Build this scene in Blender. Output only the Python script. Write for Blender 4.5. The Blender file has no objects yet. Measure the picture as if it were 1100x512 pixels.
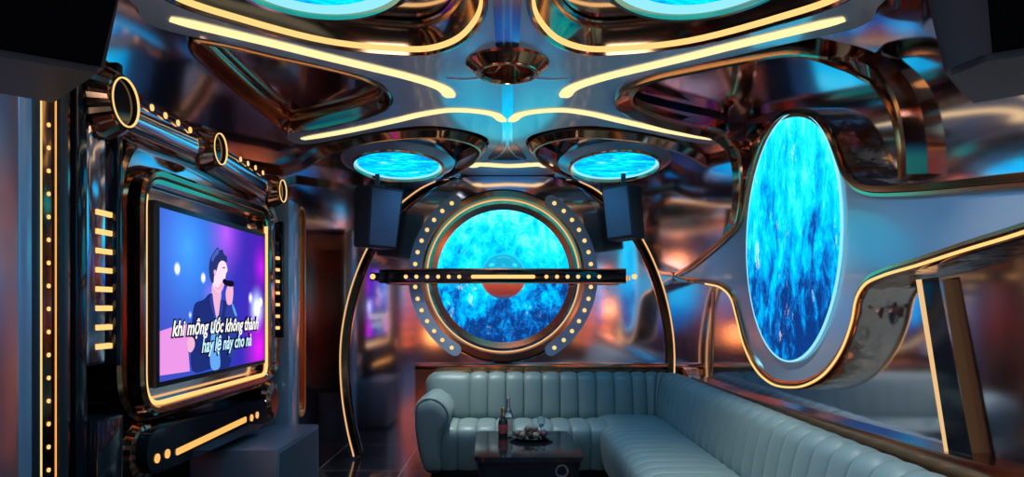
import bpy, bmesh, math, random
from mathutils import Vector, Matrix
random.seed(4)
C = bpy.context.scene.collection
sc = bpy.context.scene
F, CX, CY, CZ = 740.0, 545.0, 330.0, 1.54      # focal length in pixels, vanishing point, eye height
# ---------------------------------------------------------------- camera, world, light
cam = bpy.data.cameras.new('camera'); co = bpy.data.objects.new('camera', cam); C.objects.link(co)
co.location = (0, 0, CZ); co.rotation_euler = (math.pi/2, 0, 0)
cam.sensor_width = 36; cam.lens = F/1100*36; cam.shift_x = 5/1100; cam.shift_y = 74/1100
cam.clip_start = .05; sc.camera = co
w = bpy.data.worlds.new('world'); sc.world = w; w.use_nodes = True
w.node_tree.nodes['Background'].inputs[0].default_value = (.02, .03, .045, 1)
w.node_tree.nodes['Background'].inputs[1].default_value = .3
vs = sc.view_settings; vs.view_transform = 'Standard'; vs.look = 'None'; vs.gamma = 1; vs.exposure = 0.22
vs.use_curve_mapping = False
sc.cycles.use_denoising = True
sc.cycles.max_bounces = 8; sc.cycles.glossy_bounces = 6; sc.cycles.diffuse_bounces = 3
sc.cycles.caustics_reflective = False; sc.cycles.caustics_refractive = False
sc.cycles.sample_clamp_indirect = 4

def area(name, loc, size, power, col, rot=(0, 0, 0), spread=180):
    l = bpy.data.lights.new(name, 'AREA'); l.shape = 'DISK'; l.size = size; l.energy = power; l.color = col
    l.spread = math.radians(spread)
    o = bpy.data.objects.new(name, l); o.location = loc; o.rotation_euler = rot; C.objects.link(o); return o
R = math.radians
CY_ = (.10, .45, 1.0)
for sx in (-1, 1):
    area('ceiling_disc_lamp', (sx*.78, 2.74, 2.84), .55, 12, CY_, spread=140)
    area('ceiling_disc_lamp', (sx*.93, 5.93, 2.74), .5, 7, CY_, rot=(R(-6), 0, 0), spread=140)
area('ring_lamp', (0, 3.84, 2.84), .2, 5, (1, .93, .82), spread=110)
area('sofa_fill', (1.15, 5.75, 2.88), .12, 10, (1, .97, .92), spread=75)  # unseen lamps added to brighten the sofa
area('sofa_fill', (1.15, 3.9, 2.88), .12, 8, (1, .97, .92), spread=75)
area('sofa_fill', (1.15, 2.3, 2.88), .12, 6, (1, .97, .92), spread=75)
area('sofa_fill', (-.5, 6.35, 2.86), .12, 9, (1, .97, .92), spread=70)
area('ceiling_fill', (0, .2, .1), 1.0, 10, (.85, .93, 1), rot=(R(180-15), 0, 0), spread=120)  # unseen fill added near the floor, brightens the ceiling panel
for x, z in ((-1.7, .9), (1.4, 1.5), (-.3, 2.6)):
    area('amber_fill', (x, -2.05, z), .45, 2, (1, .34, .08), rot=(R(-90), 0, R(180)))  # invented amber fills at the unseen end, added to warm the mirrors

# ---------------------------------------------------------------- materials
MATS = {}
def mat(name, base, metal=0., rough=.5, coat=0., spec=.5, bump=None, sheen=0.):
    m = bpy.data.materials.new(name); m.use_nodes = True; nt = m.node_tree; b = nt.nodes['Principled BSDF']
    b.inputs['Base Color'].default_value = (*base, 1); b.inputs['Metallic'].default_value = metal
    b.inputs['Roughness'].default_value = rough; b.inputs['Coat Weight'].default_value = coat
    b.inputs['Coat Roughness'].default_value = .08
    b.inputs['Specular IOR Level'].default_value = spec; b.inputs['Sheen Weight'].default_value = sheen
    if bump:
        sc_, st, det = bump
        n = nt.nodes.new('ShaderNodeTexNoise'); n.inputs['Scale'].default_value = sc_; n.inputs['Detail'].default_value = det
        tc = nt.nodes.new('ShaderNodeTexCoord'); nt.links.new(tc.outputs['Object'], n.inputs['Vector'])
        bp = nt.nodes.new('ShaderNodeBump'); bp.inputs['Strength'].default_value = st; bp.inputs['Distance'].default_value = .02
        nt.links.new(n.outputs['Fac'], bp.inputs['Height']); nt.links.new(bp.outputs[0], b.inputs['Normal'])
    MATS[name] = m; return m
def emit(name, col, s=1.):
    m = bpy.data.materials.new(name); m.use_nodes = True; nt = m.node_tree; nt.nodes.clear()
    e = nt.nodes.new('ShaderNodeEmission'); e.inputs[0].default_value = (*col, 1); e.inputs[1].default_value = s
    o = nt.nodes.new('ShaderNodeOutputMaterial'); nt.links.new(e.outputs[0], o.inputs[0]); MATS[name] = m; return m
def ramp(nt, stops, interp='LINEAR'):
    r = nt.nodes.new('ShaderNodeValToRGB'); cr = r.color_ramp; cr.interpolation = interp
    while len(cr.elements) < len(stops): cr.elements.new(.5)
    for e, (p, c) in zip(cr.elements, stops): e.position = p; e.color = (*c, 1)
    return r
def math_(nt, op, a, b=None):
    n = nt.nodes.new('ShaderNodeMath'); n.operation = op
    for i, v in enumerate((a, b)):
        if v is None: continue
        if isinstance(v, (int, float)): n.inputs[i].default_value = v
        else: nt.links.new(v, n.inputs[i])
    return n.outputs[0]

mat('dark_mirror', (.76, .65, .74), 1, .11)
mat('wall_mirror', (.82, .70, .79), 1, .085, bump=(1.3, .03, 1))
mat('ceiling_mirror', (.72, .62, .70), 1, .08)
mat('black_gloss', (.012, .012, .014), 0, .08)
mat('black_satin', (.02, .021, .024), 0, .35)
mat('bronze', (.50, .25, .14), 1, .12)
mat('bronze_fine', (.75, .42, .22), 1, .16)
mat('bronze_wavy', (.55, .42, .33), 1, .14, bump=(9, .5, 2))
mat('copper_bright', (.9, .5, .25), 1, .2)
mat('grey_panel', (.50, .58, .66), .25, .22, coat=.6)
mat('ceiling_grey', (.74, .80, .86), .1, .2, coat=.6)
mat('grey_ring', (.42, .47, .53), .4, .25)
mat('arc_glass', (.30, .42, .55), .2, .25)
mat('speaker_body', (.028, .034, .042), .1, .38)
mat('sub_body', (.17, .19, .215), .3, .32)
mat('velvet', (.19, .265, .235), 0, .42, spec=.5, sheen=.1)
mat('gold_foil', (.8, .55, .25), 1, .25)
mat('silver_foil', (.75, .78, .82), 1, .2)
mat('red_label', (.5, .08, .06), 0, .4)
mat('cream_label', (.75, .68, .55), 0, .4)
mat('brown_fruit', (.16, .09, .05), 0, .4)
mat('tan_fruit', (.30, .21, .12), 0, .4)
mat('plum_fruit', (.13, .03, .04), 0, .3)
mat('chrome', (.75, .77, .8), 1, .08)
g = mat('clear_glass', (.8, .9, .95), 0, .02); g.node_tree.nodes['Principled BSDF'].inputs['Transmission Weight'].default_value = 1
g = mat('bottle_glass', (.02, .03, .02), 0, .04)
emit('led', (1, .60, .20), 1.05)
emit('gold_glow', (1, .62, .28), .75)  # weak glow, also put on copper rib edges that only gleam
emit('led_pale', (1, .76, .36), 1.1)
emit('led_amber', (1, .47, .12), 1.0)
emit('screen_white', (.75, .95, 1), 1.1)
emit('added_red_glow', (1, .16, .04), 2.5)  # only for the added bars at the near end

def grille(name, base, sc_=260):
    m = mat(name, base, .2, .4); nt = m.node_tree; b = nt.nodes['Principled BSDF']
    tc = nt.nodes.new('ShaderNodeTexCoord'); v = nt.nodes.new('ShaderNodeTexVoronoi'); v.inputs['Randomness'].default_value = 0
    v.inputs['Scale'].default_value = sc_; nt.links.new(tc.outputs['Object'], v.inputs['Vector'])
    r = ramp(nt, [(.25, tuple(c*.15 for c in base)), (.45, base)]); nt.links.new(v.outputs['Distance'], r.inputs[0])
    nt.links.new(r.outputs[0], b.inputs['Base Color'])
grille('speaker_grille', (.11, .145, .18)); grille('sub_grille', (.12, .15, .17)); grille('black_grille', (.004, .004, .005))
MATS['black_grille'].node_tree.nodes['Principled BSDF'].inputs['Specular IOR Level'].default_value = 0
MATS['black_grille'].node_tree.nodes['Principled BSDF'].inputs['Metallic'].default_value = 0
MATS['black_grille'].node_tree.nodes['Principled BSDF'].inputs['Roughness'].default_value = .9

def floor_mat():
    m = mat('black_marble', (.01, .01, .012), 0, .1); nt = m.node_tree; b = nt.nodes['Principled BSDF']
    tc = nt.nodes.new('ShaderNodeTexCoord'); br = nt.nodes.new('ShaderNodeTexBrick')
    br.offset = 0; br.inputs['Scale'].default_value = 1.0; br.inputs['Brick Width'].default_value = .8; br.inputs['Row Height'].default_value = .8
    br.inputs['Mortar Size'].default_value = .004
    br.inputs['Color1'].default_value = br.inputs['Color2'].default_value = (.012, .012, .014, 1); br.inputs['Mortar'].default_value = (.35, .27, .2, 1)
    nt.links.new(tc.outputs['Object'], br.inputs['Vector'])
    n = nt.nodes.new('ShaderNodeTexNoise'); n.inputs['Scale'].default_value = 1.4; n.inputs['Detail'].default_value = 8; n.inputs['Distortion'].default_value = 1.2
    nt.links.new(tc.outputs['Object'], n.inputs['Vector'])
    r = ramp(nt, [(.492, (0, 0, 0)), (.5, (.12, .1, .09)), (.508, (0, 0, 0))]); nt.links.new(n.outputs['Fac'], r.inputs[0])
    mx = nt.nodes.new('ShaderNodeMix'); mx.data_type = 'RGBA'; mx.blend_type = 'ADD'; mx.inputs[0].default_value = 1
    nt.links.new(br.outputs['Color'], mx.inputs[6]); nt.links.new(r.outputs[0], mx.inputs[7]); nt.links.new(mx.outputs[2], b.inputs['Base Color'])
floor_mat()

def ocean(name, up=(0, 0, 1), stretch=(1, 1, 1), strength=1.0, seed=0., grad=True, size=1.4):
    """glowing blue water / nebula print; 'up' picks the generated axis of the vertical gradient"""
    m = bpy.data.materials.new(name); m.use_nodes = True; nt = m.node_tree; nt.nodes.clear()
    L = nt.links.new
    tc = nt.nodes.new('ShaderNodeTexCoord'); mp = nt.nodes.new('ShaderNodeMapping')
    mp.inputs['Scale'].default_value = stretch; mp.inputs['Location'].default_value = (seed, seed*.7, seed*.3)
    L(tc.outputs['Object'], mp.inputs['Vector'])
    n1 = nt.nodes.new('ShaderNodeTexNoise'); n1.inputs['Scale'].default_value = size*1.6; n1.inputs['Detail'].default_value = 12; n1.inputs['Roughness'].default_value = .68; n1.inputs['Distortion'].default_value = .6
    L(mp.outputs[0], n1.inputs['Vector'])
    n2 = nt.nodes.new('ShaderNodeTexNoise'); n2.inputs['Scale'].default_value = size*6; n2.inputs['Detail'].default_value = 10; n2.inputs['Roughness'].default_value = .75; n2.inputs['Distortion'].default_value = .4
    L(mp.outputs[0], n2.inputs['Vector'])
    dt = nt.nodes.new('ShaderNodeVectorMath'); dt.operation = 'DOT_PRODUCT'; dt.inputs[1].default_value = up; L(tc.outputs['Generated'], dt.inputs[0])
    a = math_(nt, 'MULTIPLY', n1.outputs['Fac'], 1.5); bb = math_(nt, 'MULTIPLY', n2.outputs['Fac'], 1.6)
    s = math_(nt, 'ADD', a, bb)
    if grad: s = math_(nt, 'ADD', s, math_(nt, 'MULTIPLY', math_(nt, 'SUBTRACT', dt.outputs['Value'], .5), .75))
    s = math_(nt, 'SUBTRACT', s, 1.03)
    r = ramp(nt, [(.16, (.003, .03, .16)), (.30, (.003, .10, .38)), (.44, (.0, .30, .68)), (.58, (.0, .47, .84)), (.82, (.01, .70, .93)), (.95, (.10, .82, .98))]); L(s, r.inputs[0])
    n3 = nt.nodes.new('ShaderNodeTexNoise'); n3.inputs['Scale'].default_value = size*3.2; n3.inputs['Detail'].default_value = 14; n3.inputs['Roughness'].default_value = .75
    mp2 = nt.nodes.new('ShaderNodeMapping'); mp2.inputs['Location'].default_value = (seed+5, 3, 8); mp2.inputs['Scale'].default_value = stretch; L(tc.outputs['Object'], mp2.inputs['Vector']); L(mp2.outputs[0], n3.inputs['Vector'])
    r3 = ramp(nt, [(.60, (0, 0, 0)), (.72, (.7, .8, .8))]); L(n3.outputs['Fac'], r3.inputs[0])
    mx = nt.nodes.new('ShaderNodeMix'); mx.data_type = 'RGBA'; mx.blend_type = 'ADD'; mx.inputs[0].default_value = 1
    L(r.outputs[0], mx.inputs[6]); L(r3.outputs[0], mx.inputs[7])
    e = nt.nodes.new('ShaderNodeEmission'); e.inputs[1].default_value = strength; L(mx.outputs[2], e.inputs[0])
    o = nt.nodes.new('ShaderNodeOutputMaterial'); L(e.outputs[0], o.inputs[0]); MATS[name] = m
ocean('ocean_back', (0, 0, 1), (1.2, 1, .9), 1.35, 0.0)
ocean('ocean_side', (0, 0, 1), (1, 1.7, .9), 1.35, 2.3, size=1.1)
ocean('ocean_ceiling', (0, 1, 0), (.8, 2.0, 1), 1.5, 5.1, grad=False, size=1.3)
emit('pale_blue', (.25, .68, .85), 1.1)

def screen_mat():
    m = bpy.data.materials.new('stage_picture'); m.use_nodes = True; nt = m.node_tree; nt.nodes.clear(); L = nt.links.new
    tc = nt.nodes.new('ShaderNodeTexCoord'); sp = nt.nodes.new('ShaderNodeSeparateXYZ'); L(tc.outputs['Generated'], sp.inputs[0])
    u, v = sp.outputs['Y'], sp.outputs['Z']
    r = ramp(nt, [(0, (.05, .07, .50)), (.35, (.03, .08, .52)), (.65, (.03, .03, .46)), (1, (.08, .01, .42))]); L(u, r.inputs[0])
    # upper left glow
    def spot(cu, cv, rad, col, p=2.0, asp=1.7):
        du = math_(nt, 'MULTIPLY', math_(nt, 'SUBTRACT', u, cu), asp); dv = math_(nt, 'SUBTRACT', v, cv)
        d = math_(nt, 'SQRT', math_(nt, 'ADD', math_(nt, 'MULTIPLY', du, du), math_(nt, 'MULTIPLY', dv, dv)))
        f = math_(nt, 'MAXIMUM', math_(nt, 'SUBTRACT', 1, math_(nt, 'DIVIDE', d, rad)), 0); f = math_(nt, 'POWER', f, p)
        c = nt.nodes.new('ShaderNodeMix'); c.data_type = 'RGBA'; c.inputs[6].default_value = (0, 0, 0, 1); c.inputs[7].default_value = (*col, 1); L(f, c.inputs[0]); return c.outputs[2]
    cur = r.outputs[0]
    for args in [(.2, .8, .75, (.02, .28, .6)), (.12, .66, .05, (3, 3, 3)), (.33, .62, .045, (3, 3, 3)), (.82, .50, .06, (1.5, 1.5, 3)), (.9, .42, .22, (1.4, 1.8, 2.5), 2.5),
                 (.95, .47, .05, (3, 3, 3)), (.96, .75, .25, (.5, .0, .5)), (.93, .1, .4, (.8, .0, .55)), (.55, .95, .4, (.45, .05, .5)), (.4, .5, .18, (.25, .05, .35)), (.22, .38, .03, (1, 1, 2)), (.3, .42, .02, (1, 1, 2)), (.15, .3, .02, (1, 1, 2))]:
        mx = nt.nodes.new('ShaderNodeMix'); mx.data_type = 'RGBA'; mx.blend_type = 'ADD'; mx.inputs[0].default_value = 1
        L(cur, mx.inputs[6]); L(spot(*args), mx.inputs[7]); cur = mx.outputs[2]
    e = nt.nodes.new('ShaderNodeEmission'); L(cur, e.inputs[0]); e.inputs[1].default_value = 1.0
    o = nt.nodes.new('ShaderNodeOutputMaterial'); L(e.outputs[0], o.inputs[0]); MATS['stage_picture'] = m
screen_mat()
for n, c in [('picture_navy', (.012, .025, .17)), ('picture_skin', (.80, .42, .62)), ('picture_hair', (.02, .03, .16)), ('picture_shirt', (.12, .35, .8)), ('picture_pink', (.75, .28, .72)),
             ('picture_black', (.006, .004, .02)), ('picture_text', (.95, .95, .9)), ('picture_text_blue', (.55, .85, .95)), ('picture_sleeve', (.025, .045, .30)), ('picture_hair_blue', (.06, .12, .45)), ('picture_light_skin', (.95, .68, .85))]:
    emit(n, c, 1)

# ---------------------------------------------------------------- helpers
def back(px, py, D=7.1): return ((px-CX)*D/F, CZ+(CY-py)*D/F)                 # -> (x, z) on a plane y = D
def side(px, py, X):                                                           # -> (y, z) on a plane x = X
    D = X*F/(px-CX); return (D, CZ+(CY-py)*D/F)
def ceil_(px, py, z=2.9):                                                      # -> (x, y) on a plane z
    D = (z-CZ)*F/(CY-py); return ((px-CX)*D/F, D)
def BACK(D): return lambda u, v, w: Vector((u, D-w, v))
def RIGHT(X): return lambda u, v, w: Vector((X-w, u, v))
def LEFT(X): return lambda u, v, w: Vector((X+w, u, v))
def CEIL(z): return lambda u, v, w: Vector((u, v, z-w))

def smooth(pts, closed=True, n=6):
    P = [Vector(p) for p in pts]; N = len(P); out = []
    rng = range(N) if closed else range(N-1)
    for i in rng:
        p1, p2 = P[i], P[(i+1) % N]
        p0 = P[(i-1) % N] if (closed or i > 0) else p1+(p1-p2)
        p3 = P[(i+2) % N] if (closed or i < N-2) else p2+(p2-p1)
        # centripetal catmull-rom
        t0 = 0; t1 = t0+max((p1-p0).length, 1e-5)**.5; t2 = t1+max((p2-p1).length, 1e-5)**.5; t3 = t2+max((p3-p2).length, 1e-5)**.5
        for k in range(n):
            t = t1+(t2-t1)*k/n
            A1 = p0*((t1-t)/(t1-t0))+p1*((t-t0)/(t1-t0)); A2 = p1*((t2-t)/(t2-t1))+p2*((t-t1)/(t2-t1)); A3 = p2*((t3-t)/(t3-t2))+p3*((t-t2)/(t3-t2))
            B1 = A1*((t2-t)/(t2-t0))+A2*((t-t0)/(t2-t0)); B2 = A2*((t3-t)/(t3-t1))+A3*((t-t1)/(t3-t1))
            out.append(B1*((t2-t)/(t2-t1))+B2*((t-t1)/(t2-t1)))
    if not closed: out.append(P[-1])
    return out
def rounded(pts, rads, n=6):
    """closed polygon with rounded corners"""
    P = [Vector(p) for p in pts]; out = []; N = len(P)
    for i in range(N):
        r = rads[i] if isinstance(rads, (list, tuple)) else rads
        a, b, c = P[i-1], P[i], P[(i+1) % N]
        if r <= 0: out.append(b.copy()); continue
        d1 = (a-b); d2 = (c-b); r1 = min(r, d1.length*.49); r2 = min(r, d2.length*.49)
        s, e = b+d1.normalized()*r1, b+d2.normalized()*r2
        for k in range(n+1):
            t = k/n; out.append(s*(1-t)**2+b*2*t*(1-t)+e*t*t)
    return out
def circle(cu, cv, r, n=64, r2=None): return [Vector((cu+r*math.cos(2*math.pi*k/n), cv+(r2 or r)*math.sin(2*math.pi*k/n))) for k in range(n)]

def finish(bm, name, m, parent=None, flat=False, ang=35, origin=None):
    bmesh.ops.remove_doubles(bm, verts=bm.verts, dist=1e-5)
    bmesh.ops.recalc_face_normals(bm, faces=bm.faces)
    me = bpy.data.meshes.new(name); bm.to_mesh(me); bm.free()
    o = bpy.data.objects.new(name, me); C.objects.link(o)
    if parent is not None:
        wl = Vector(parent['_w']); me.transform(Matrix.Translation(-wl)); o.parent = parent; o['_w'] = list(wl)
    else:
        vs_ = [v.co for v in me.vertices]
        if origin is None:
            origin = Vector(((min(v.x for v in vs_)+max(v.x for v in vs_))/2, (min(v.y for v in vs_)+max(v.y for v in vs_))/2, min(v.z for v in vs_)))
        origin = Vector(origin); me.transform(Matrix.Translation(-origin)); o.location = origin; o['_w'] = list(origin)
    if not flat:
        for p in me.polygons: p.use_smooth = True
        me.set_sharp_from_angle(angle=math.radians(ang))
    me.materials.append(MATS[m]); return o
def thing(name, label, cat, loc, group=None):
    o = bpy.data.objects.new(name, None); o.empty_display_size = .1; C.objects.link(o); o.location = loc; o['_w'] = list(loc)
    return tag(o, label, cat, group)
def tag(o, label, cat, group=None, kind=None):
    o['label'] = label; o['category'] = cat
    if group: o['group'] = group
    if kind: o['kind'] = kind
    return o
def struct(o): o['kind'] = 'structure'; return o

def plate(bm, loops, mapf, w0, w1):
    """flat shape with holes, thickness from w0 to w1"""
    cu = bpy.data.curves.new('c', 'CURVE'); cu.dimensions = '2D'; cu.fill_mode = 'BOTH'; cu.extrude = .5
    for lp in loops:
        s = cu.splines.new('POLY'); s.points.add(len(lp)-1); s.use_cyclic_u = True
        for p, q in zip(s.points, lp): p.co = (q[0], q[1], 0, 1)
    ob = bpy.data.objects.new('c', cu); C.objects.link(ob)
    dg = bpy.context.evaluated_depsgraph_get(); me = bpy.data.meshes.new_from_object(ob.evaluated_get(dg))
    vs_ = [bm.verts.new(mapf(v.co.x, v.co.y, w0 if v.co.z < 0 else w1)) for v in me.vertices]
    for p in me.polygons:
        try: bm.faces.new([vs_[i] for i in p.vertices])
        except ValueError: pass
    bpy.data.objects.remove(ob); bpy.data.curves.remove(cu); bpy.data.meshes.remove(me)
def sweep(bm, path, profile, mapf, closed=True, pclosed=True):
    """profile = [(offset to the left of travel, w)] swept along the 2-D path"""
    N = len(path); rings = []
    for i in range(N):
        a = path[i-1] if (closed or i > 0) else path[i]; b = path[(i+1) % N] if (closed or i < N-1) else path[i]
        t = (Vector(b)-Vector(a)); t = t.normalized() if t.length > 1e-9 else Vector((1, 0)); nrm = Vector((-t.y, t.x))
        rings.append([bm.verts.new(mapf(path[i][0]+nrm.x*o, path[i][1]+nrm.y*o, w_)) for o, w_ in profile])
    skin(bm, rings, closed, pclosed)
def skin(bm, rings, closed, pclosed, cap=True):
    N = len(rings); M = len(rings[0])
    for i in range(N if closed else N-1):
        A, B = rings[i], rings[(i+1) % N]
        for k in range(M if pclosed else M-1):
            bm.faces.new((A[k], A[(k+1) % M], B[(k+1) % M], B[k]))
    if not closed and pclosed and cap:
        bm.faces.new(rings[0][::-1]); bm.faces.new(rings[-1])
def sweep3(bm, pts, nrms, profile):
    """open 3-D path with its own surface normal per point; profile (offset, w) w along the normal"""
    rings = []
    for i, p in enumerate(pts):
        a = pts[max(i-1, 0)]; b = pts[min(i+1, len(pts)-1)]; t = (b-a).normalized(); n = nrms[i].normalized(); s = n.cross(t).normalized(); n = t.cross(s)
        rings.append([bm.verts.new(p+s*o+n*w_) for o, w_ in profile])
    skin(bm, rings, False, True)
def box(bm, x0, x1, y0, y1, z0, z1, bev=0.0, seg=2):
    r = bmesh.ops.create_cube(bm, size=1); vs_ = r['verts']
    for v in vs_: v.co = Vector(((x0+x1)/2+v.co.x*(x1-x0), (y0+y1)/2+v.co.y*(y1-y0), (z0+z1)/2+v.co.z*(z1-z0)))
    if bev:
        es = list({e for v in vs_ for e in v.link_edges}); bmesh.ops.bevel(bm, geom=es, offset=bev, segments=seg, affect='EDGES', profile=.5)
def lathe(bm, prof, center, axis='Z', n=40, flutes=0, amp=0., cap=False):
    """prof = [(r, h)] revolved; axis Z up, X towards +x, Y towards -y"""
    rings = []
    for r, h in prof:
        ring = []
        for k in range(n):
            a = 2*math.pi*k/n; rr = r*(1-amp*(k % 2)) if flutes else r
            c_, s_ = rr*math.cos(a), rr*math.sin(a)
            v = {'Z': (c_, s_, h), 'X': (h, c_, s_), 'Y': (c_, -h, s_)}[axis]
            ring.append(bm.verts.new(Vector(center)+Vector(v)))
        rings.append(ring)
    skin(bm, rings, False, True, cap)
def B(): return bmesh.new()
def P(name, fn, m, parent=None, **k):
    bm = B(); fn(bm); return finish(bm, name, m, parent, **k)

# ================================================================ ROOM SHELL
XL, XR, YB, YN, ZC = -2.25, 1.86, 7.12, -2.2, 3.02
struct(P('floor', lambda b: box(b, XL-.1, XR+.1, YN, YB+.1, -.1, 0), 'black_marble', flat=True))
struct(P('ceiling', lambda b: box(b, XL-.1, XR+.1, YN, YB+.1, ZC, ZC+.1), 'ceiling_mirror', flat=True))
struct(P('wall_back', lambda b: box(b, XL-.1, XR+.1, YB, YB+.1, 0, ZC), 'wall_mirror', flat=True))
struct(P('wall_right', lambda b: box(b, XR, XR+.1, YN, YB, 0, ZC), 'wall_mirror', flat=True))
struct(P('wall_left', lambda b: box(b, XL-.1, XL, YN, YB, 0, ZC), 'wall_mirror', flat=True))
struct(P('wall_near', lambda b: box(b, XL-.1, XR+.1, YN-.1, YN, 0, ZC), 'dark_mirror', flat=True))
# near end of the room (invented discs and bars, added to glow in the mirrors)
struct(P('added_glow_1', lambda b: plate(b, [circle(0, 1.8, .85)], lambda u, v, w_: Vector((u, YN+w_, v)), .02, .06), 'ocean_back'))
def nb(b):
    for x in (-1.9, -1.3, 1.2, 1.65):
        for k in range(8): box(b, x-.10, x+.10, YN+.02, YN+.05, .7+k*.24, .76+k*.24)
struct(P('added_glow_2', nb, 'led_amber', flat=True))
def nl(b):
    for x, s in ((XL, 1), (XR, -1)):
        for y in (-1.6, -.9, .9, 1.45):
            for k in range(8): box(b, min(x+s*.01, x+s*.04), max(x+s*.01, x+s*.04), y-.09, y+.09, .7+k*.22, .75+k*.22)
struct(P('added_glow_3', nl, 'added_red_glow', flat=True))
struct(P('added_glow_6', lambda b: plate(b, [circle(.1, 1.7, .62)], LEFT(XL), .01, .03), 'ocean_side'))
struct(P('added_glow_7', lambda b: plate(b, [circle(0.2, 1.8, .62)], RIGHT(XR), .01, .03), 'ocean_side'))

# back-wall low ledge and side ledge (bronze)
struct(P('trim_4', lambda b: (box(b, -.95, XR, YB-.07, YB, .905, .965, .008), box(b, -.95, XR, YB-.035, YB, .4, .905)), 'bronze'))
lp = [side(740, 403, 1.80), side(800, 424, 1.80), side(1030, 490, 1.80), (1.2, 1.02)]
def ledge(b):
    r = []
    for (y, z) in [(7.1, .965)]+lp+[(-.5, 1.05)]:
        r.append([b.verts.new((x, y, z+dz)) for x, dz in ((XR, 0), (1.79, 0), (1.785, -.012), (1.785, -.07), (1.80, -.075), (1.80, -.25), (XR, -.25))])
    skin(b, r, False, True)
struct(P('trim_5', ledge, 'bronze'))

# ================================================================ CEILING PANEL
ZP = 2.9
half = [(505, 188), (494, 186), (489, 181), (494, 175), (512, 166), (524, 157), (523, 148), (505, 141), (460, 135), (400, 142), (350, 152), (325, 155), (311, 151), (309, 145), (318, 141), (375, 129.5),
        (410, 120), (421, 112), (421, 103), (412, 92), (394, 83), (356, 73), (300, 60), (240, 46), (200, 38), (170, 30), (152, 20), (147, 8)]
hw = [Vector(ceil_(*p)) for p in half]+[Vector((-1.66, 2.85)), Vector((-1.52, 2.3)), Vector((-1.25, 1.75)), Vector((-.7, 1.42)), Vector((-.2, 1.38))]
cx0 = ceil_(547, 100)[0]
def mir(p): return Vector((-p.x, p.y))
left = smooth(hw, False, 5)
outline = left+[mir(p) for p in reversed(left)]
hole_l = [(-.10, 3.05), (-.147, 3.298), (-.262, 3.53), (-.419, 3.645), (-.591, 3.645), (-.933, 3.54), (-1.294, 3.245), (-1.46, 3.05), (-1.50, 2.85), (-1.40, 2.45), (-1.15, 2.05), (-.75, 1.85), (-.35, 1.95), (-.14, 2.4)]
HL = smooth(hole_l, True, 6); HR = [mir(p) for p in reversed(HL)]
ring_c = Vector((0, 3.84)); ring_hole = circle(0, 3.84, .21, 48)
cp = thing('ceiling_panel', 'large satin grey sculpted ceiling panel with two big openings and gold light strips', 'ceiling panel', (0, 3.8, 2.9))
P('panel', lambda b: plate(b, [outline, HL, HR, ring_hole], CEIL(ZP), 0, -.085), 'ceiling_grey', cp, flat=True)
P('edge_trim', lambda b: sweep(b, outline, [(-.012, -.02), (.012, -.02), (.012, -.09), (-.012, -.09)], CEIL(ZP)), 'bronze', cp)
for H in (HL, HR):
    s = 1 if H is HL else 1
    # direction: make the inside of the hole the 'left' side
    A = sum(H[i-1].x*H[i].y-H[i].x*H[i-1].y for i in range(len(H)))
    Hh = H if A > 0 else H[::-1]
    P('opening_rim', lambda b: sweep(b, Hh, [(-.02, .004), (-.015, .022), (.0, .024), (.014, .0), (.05, -.075), (.11, -.115), (-.005, -.115), (-.005, .0)], CEIL(ZP)), 'bronze', cp)
    P('rim_light', lambda b: sweep(b, Hh, [(.008, .010), (.022, -.002), (.022, -.03), (.008, -.01)], CEIL(ZP)), 'led', cp)
    P('inner_light', lambda b: sweep(b, Hh, [(.085, -.085), (.10, -.085), (.10, -.10), (.085, -.10)], CEIL(ZP)), 'bronze_fine', cp)
def strip(name, px, width, parent, m='led_pale', z=ZP, mirror=False, taper=True):
    pts = smooth([Vector(ceil_(*p, z)) for p in px], False, 6)
    if mirror: pts = [mir(p) for p in pts]
    def fn(b):
        N = len(pts); rings = []
        for i, p in enumerate(pts):
            t = (pts[min(i+1, N-1)]-pts[max(i-1, 0)]).normalized(); n_ = Vector((-t.y, t.x)); e = min(i, N-1-i)
            wv = width*(1 if e > 1 else (.55, .85)[e])/2
            rings.append([b.verts.new((p.x+n_.x*o, p.y+n_.y*o, z-d)) for o, d in ((-wv, 0), (-wv, .007), (wv, .007), (wv, 0))])
        skin(b, rings, False, True)
    return P(name, fn, m, parent)
for mm in (False, True):
    strip('light_strip', [(183, 20), (250, 36), (300, 48), (350, 60.5), (400, 72.5), (435, 81), (465, 90), (478, 96), (484, 104)], .085, cp, mirror=mm)
    strip('light_strip', [(325, 149), (375, 140), (425, 129), (455, 122), (485, 118), (515, 119.5), (532, 123), (541, 130)], .075, cp, mirror=mm)
    strip('seam_line', [(541, 130), (544, 145), (543, 158), (534, 168), (518, 174)], .012, cp, 'silver_foil', mirror=mm)
    strip('seam_line', [(541, -20), (541, 30), (540, 60), (534, 74), (522, 82), (500, 85), (480, 84)], .012, cp, 'silver_foil', mirror=mm)
strip('light_strip', [(505, 179), (512, 176.5), (547, 178), (582, 176.5), (589, 179)], .13, cp)
P('spine', lambda b: plate(b, [rounded([(-.075, 1.6), (.075, 1.6), (.06, 3.6), (-.06, 3.6)], .03), rounded([(-.035, 4.07), (.035, 4.07), (.04, 5.6), (.2, 6.35), (-.2, 6.35), (-.04, 5.6)], .12)], CEIL(ZP), .004, 0), 'dark_mirror', cp, flat=True)

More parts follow.
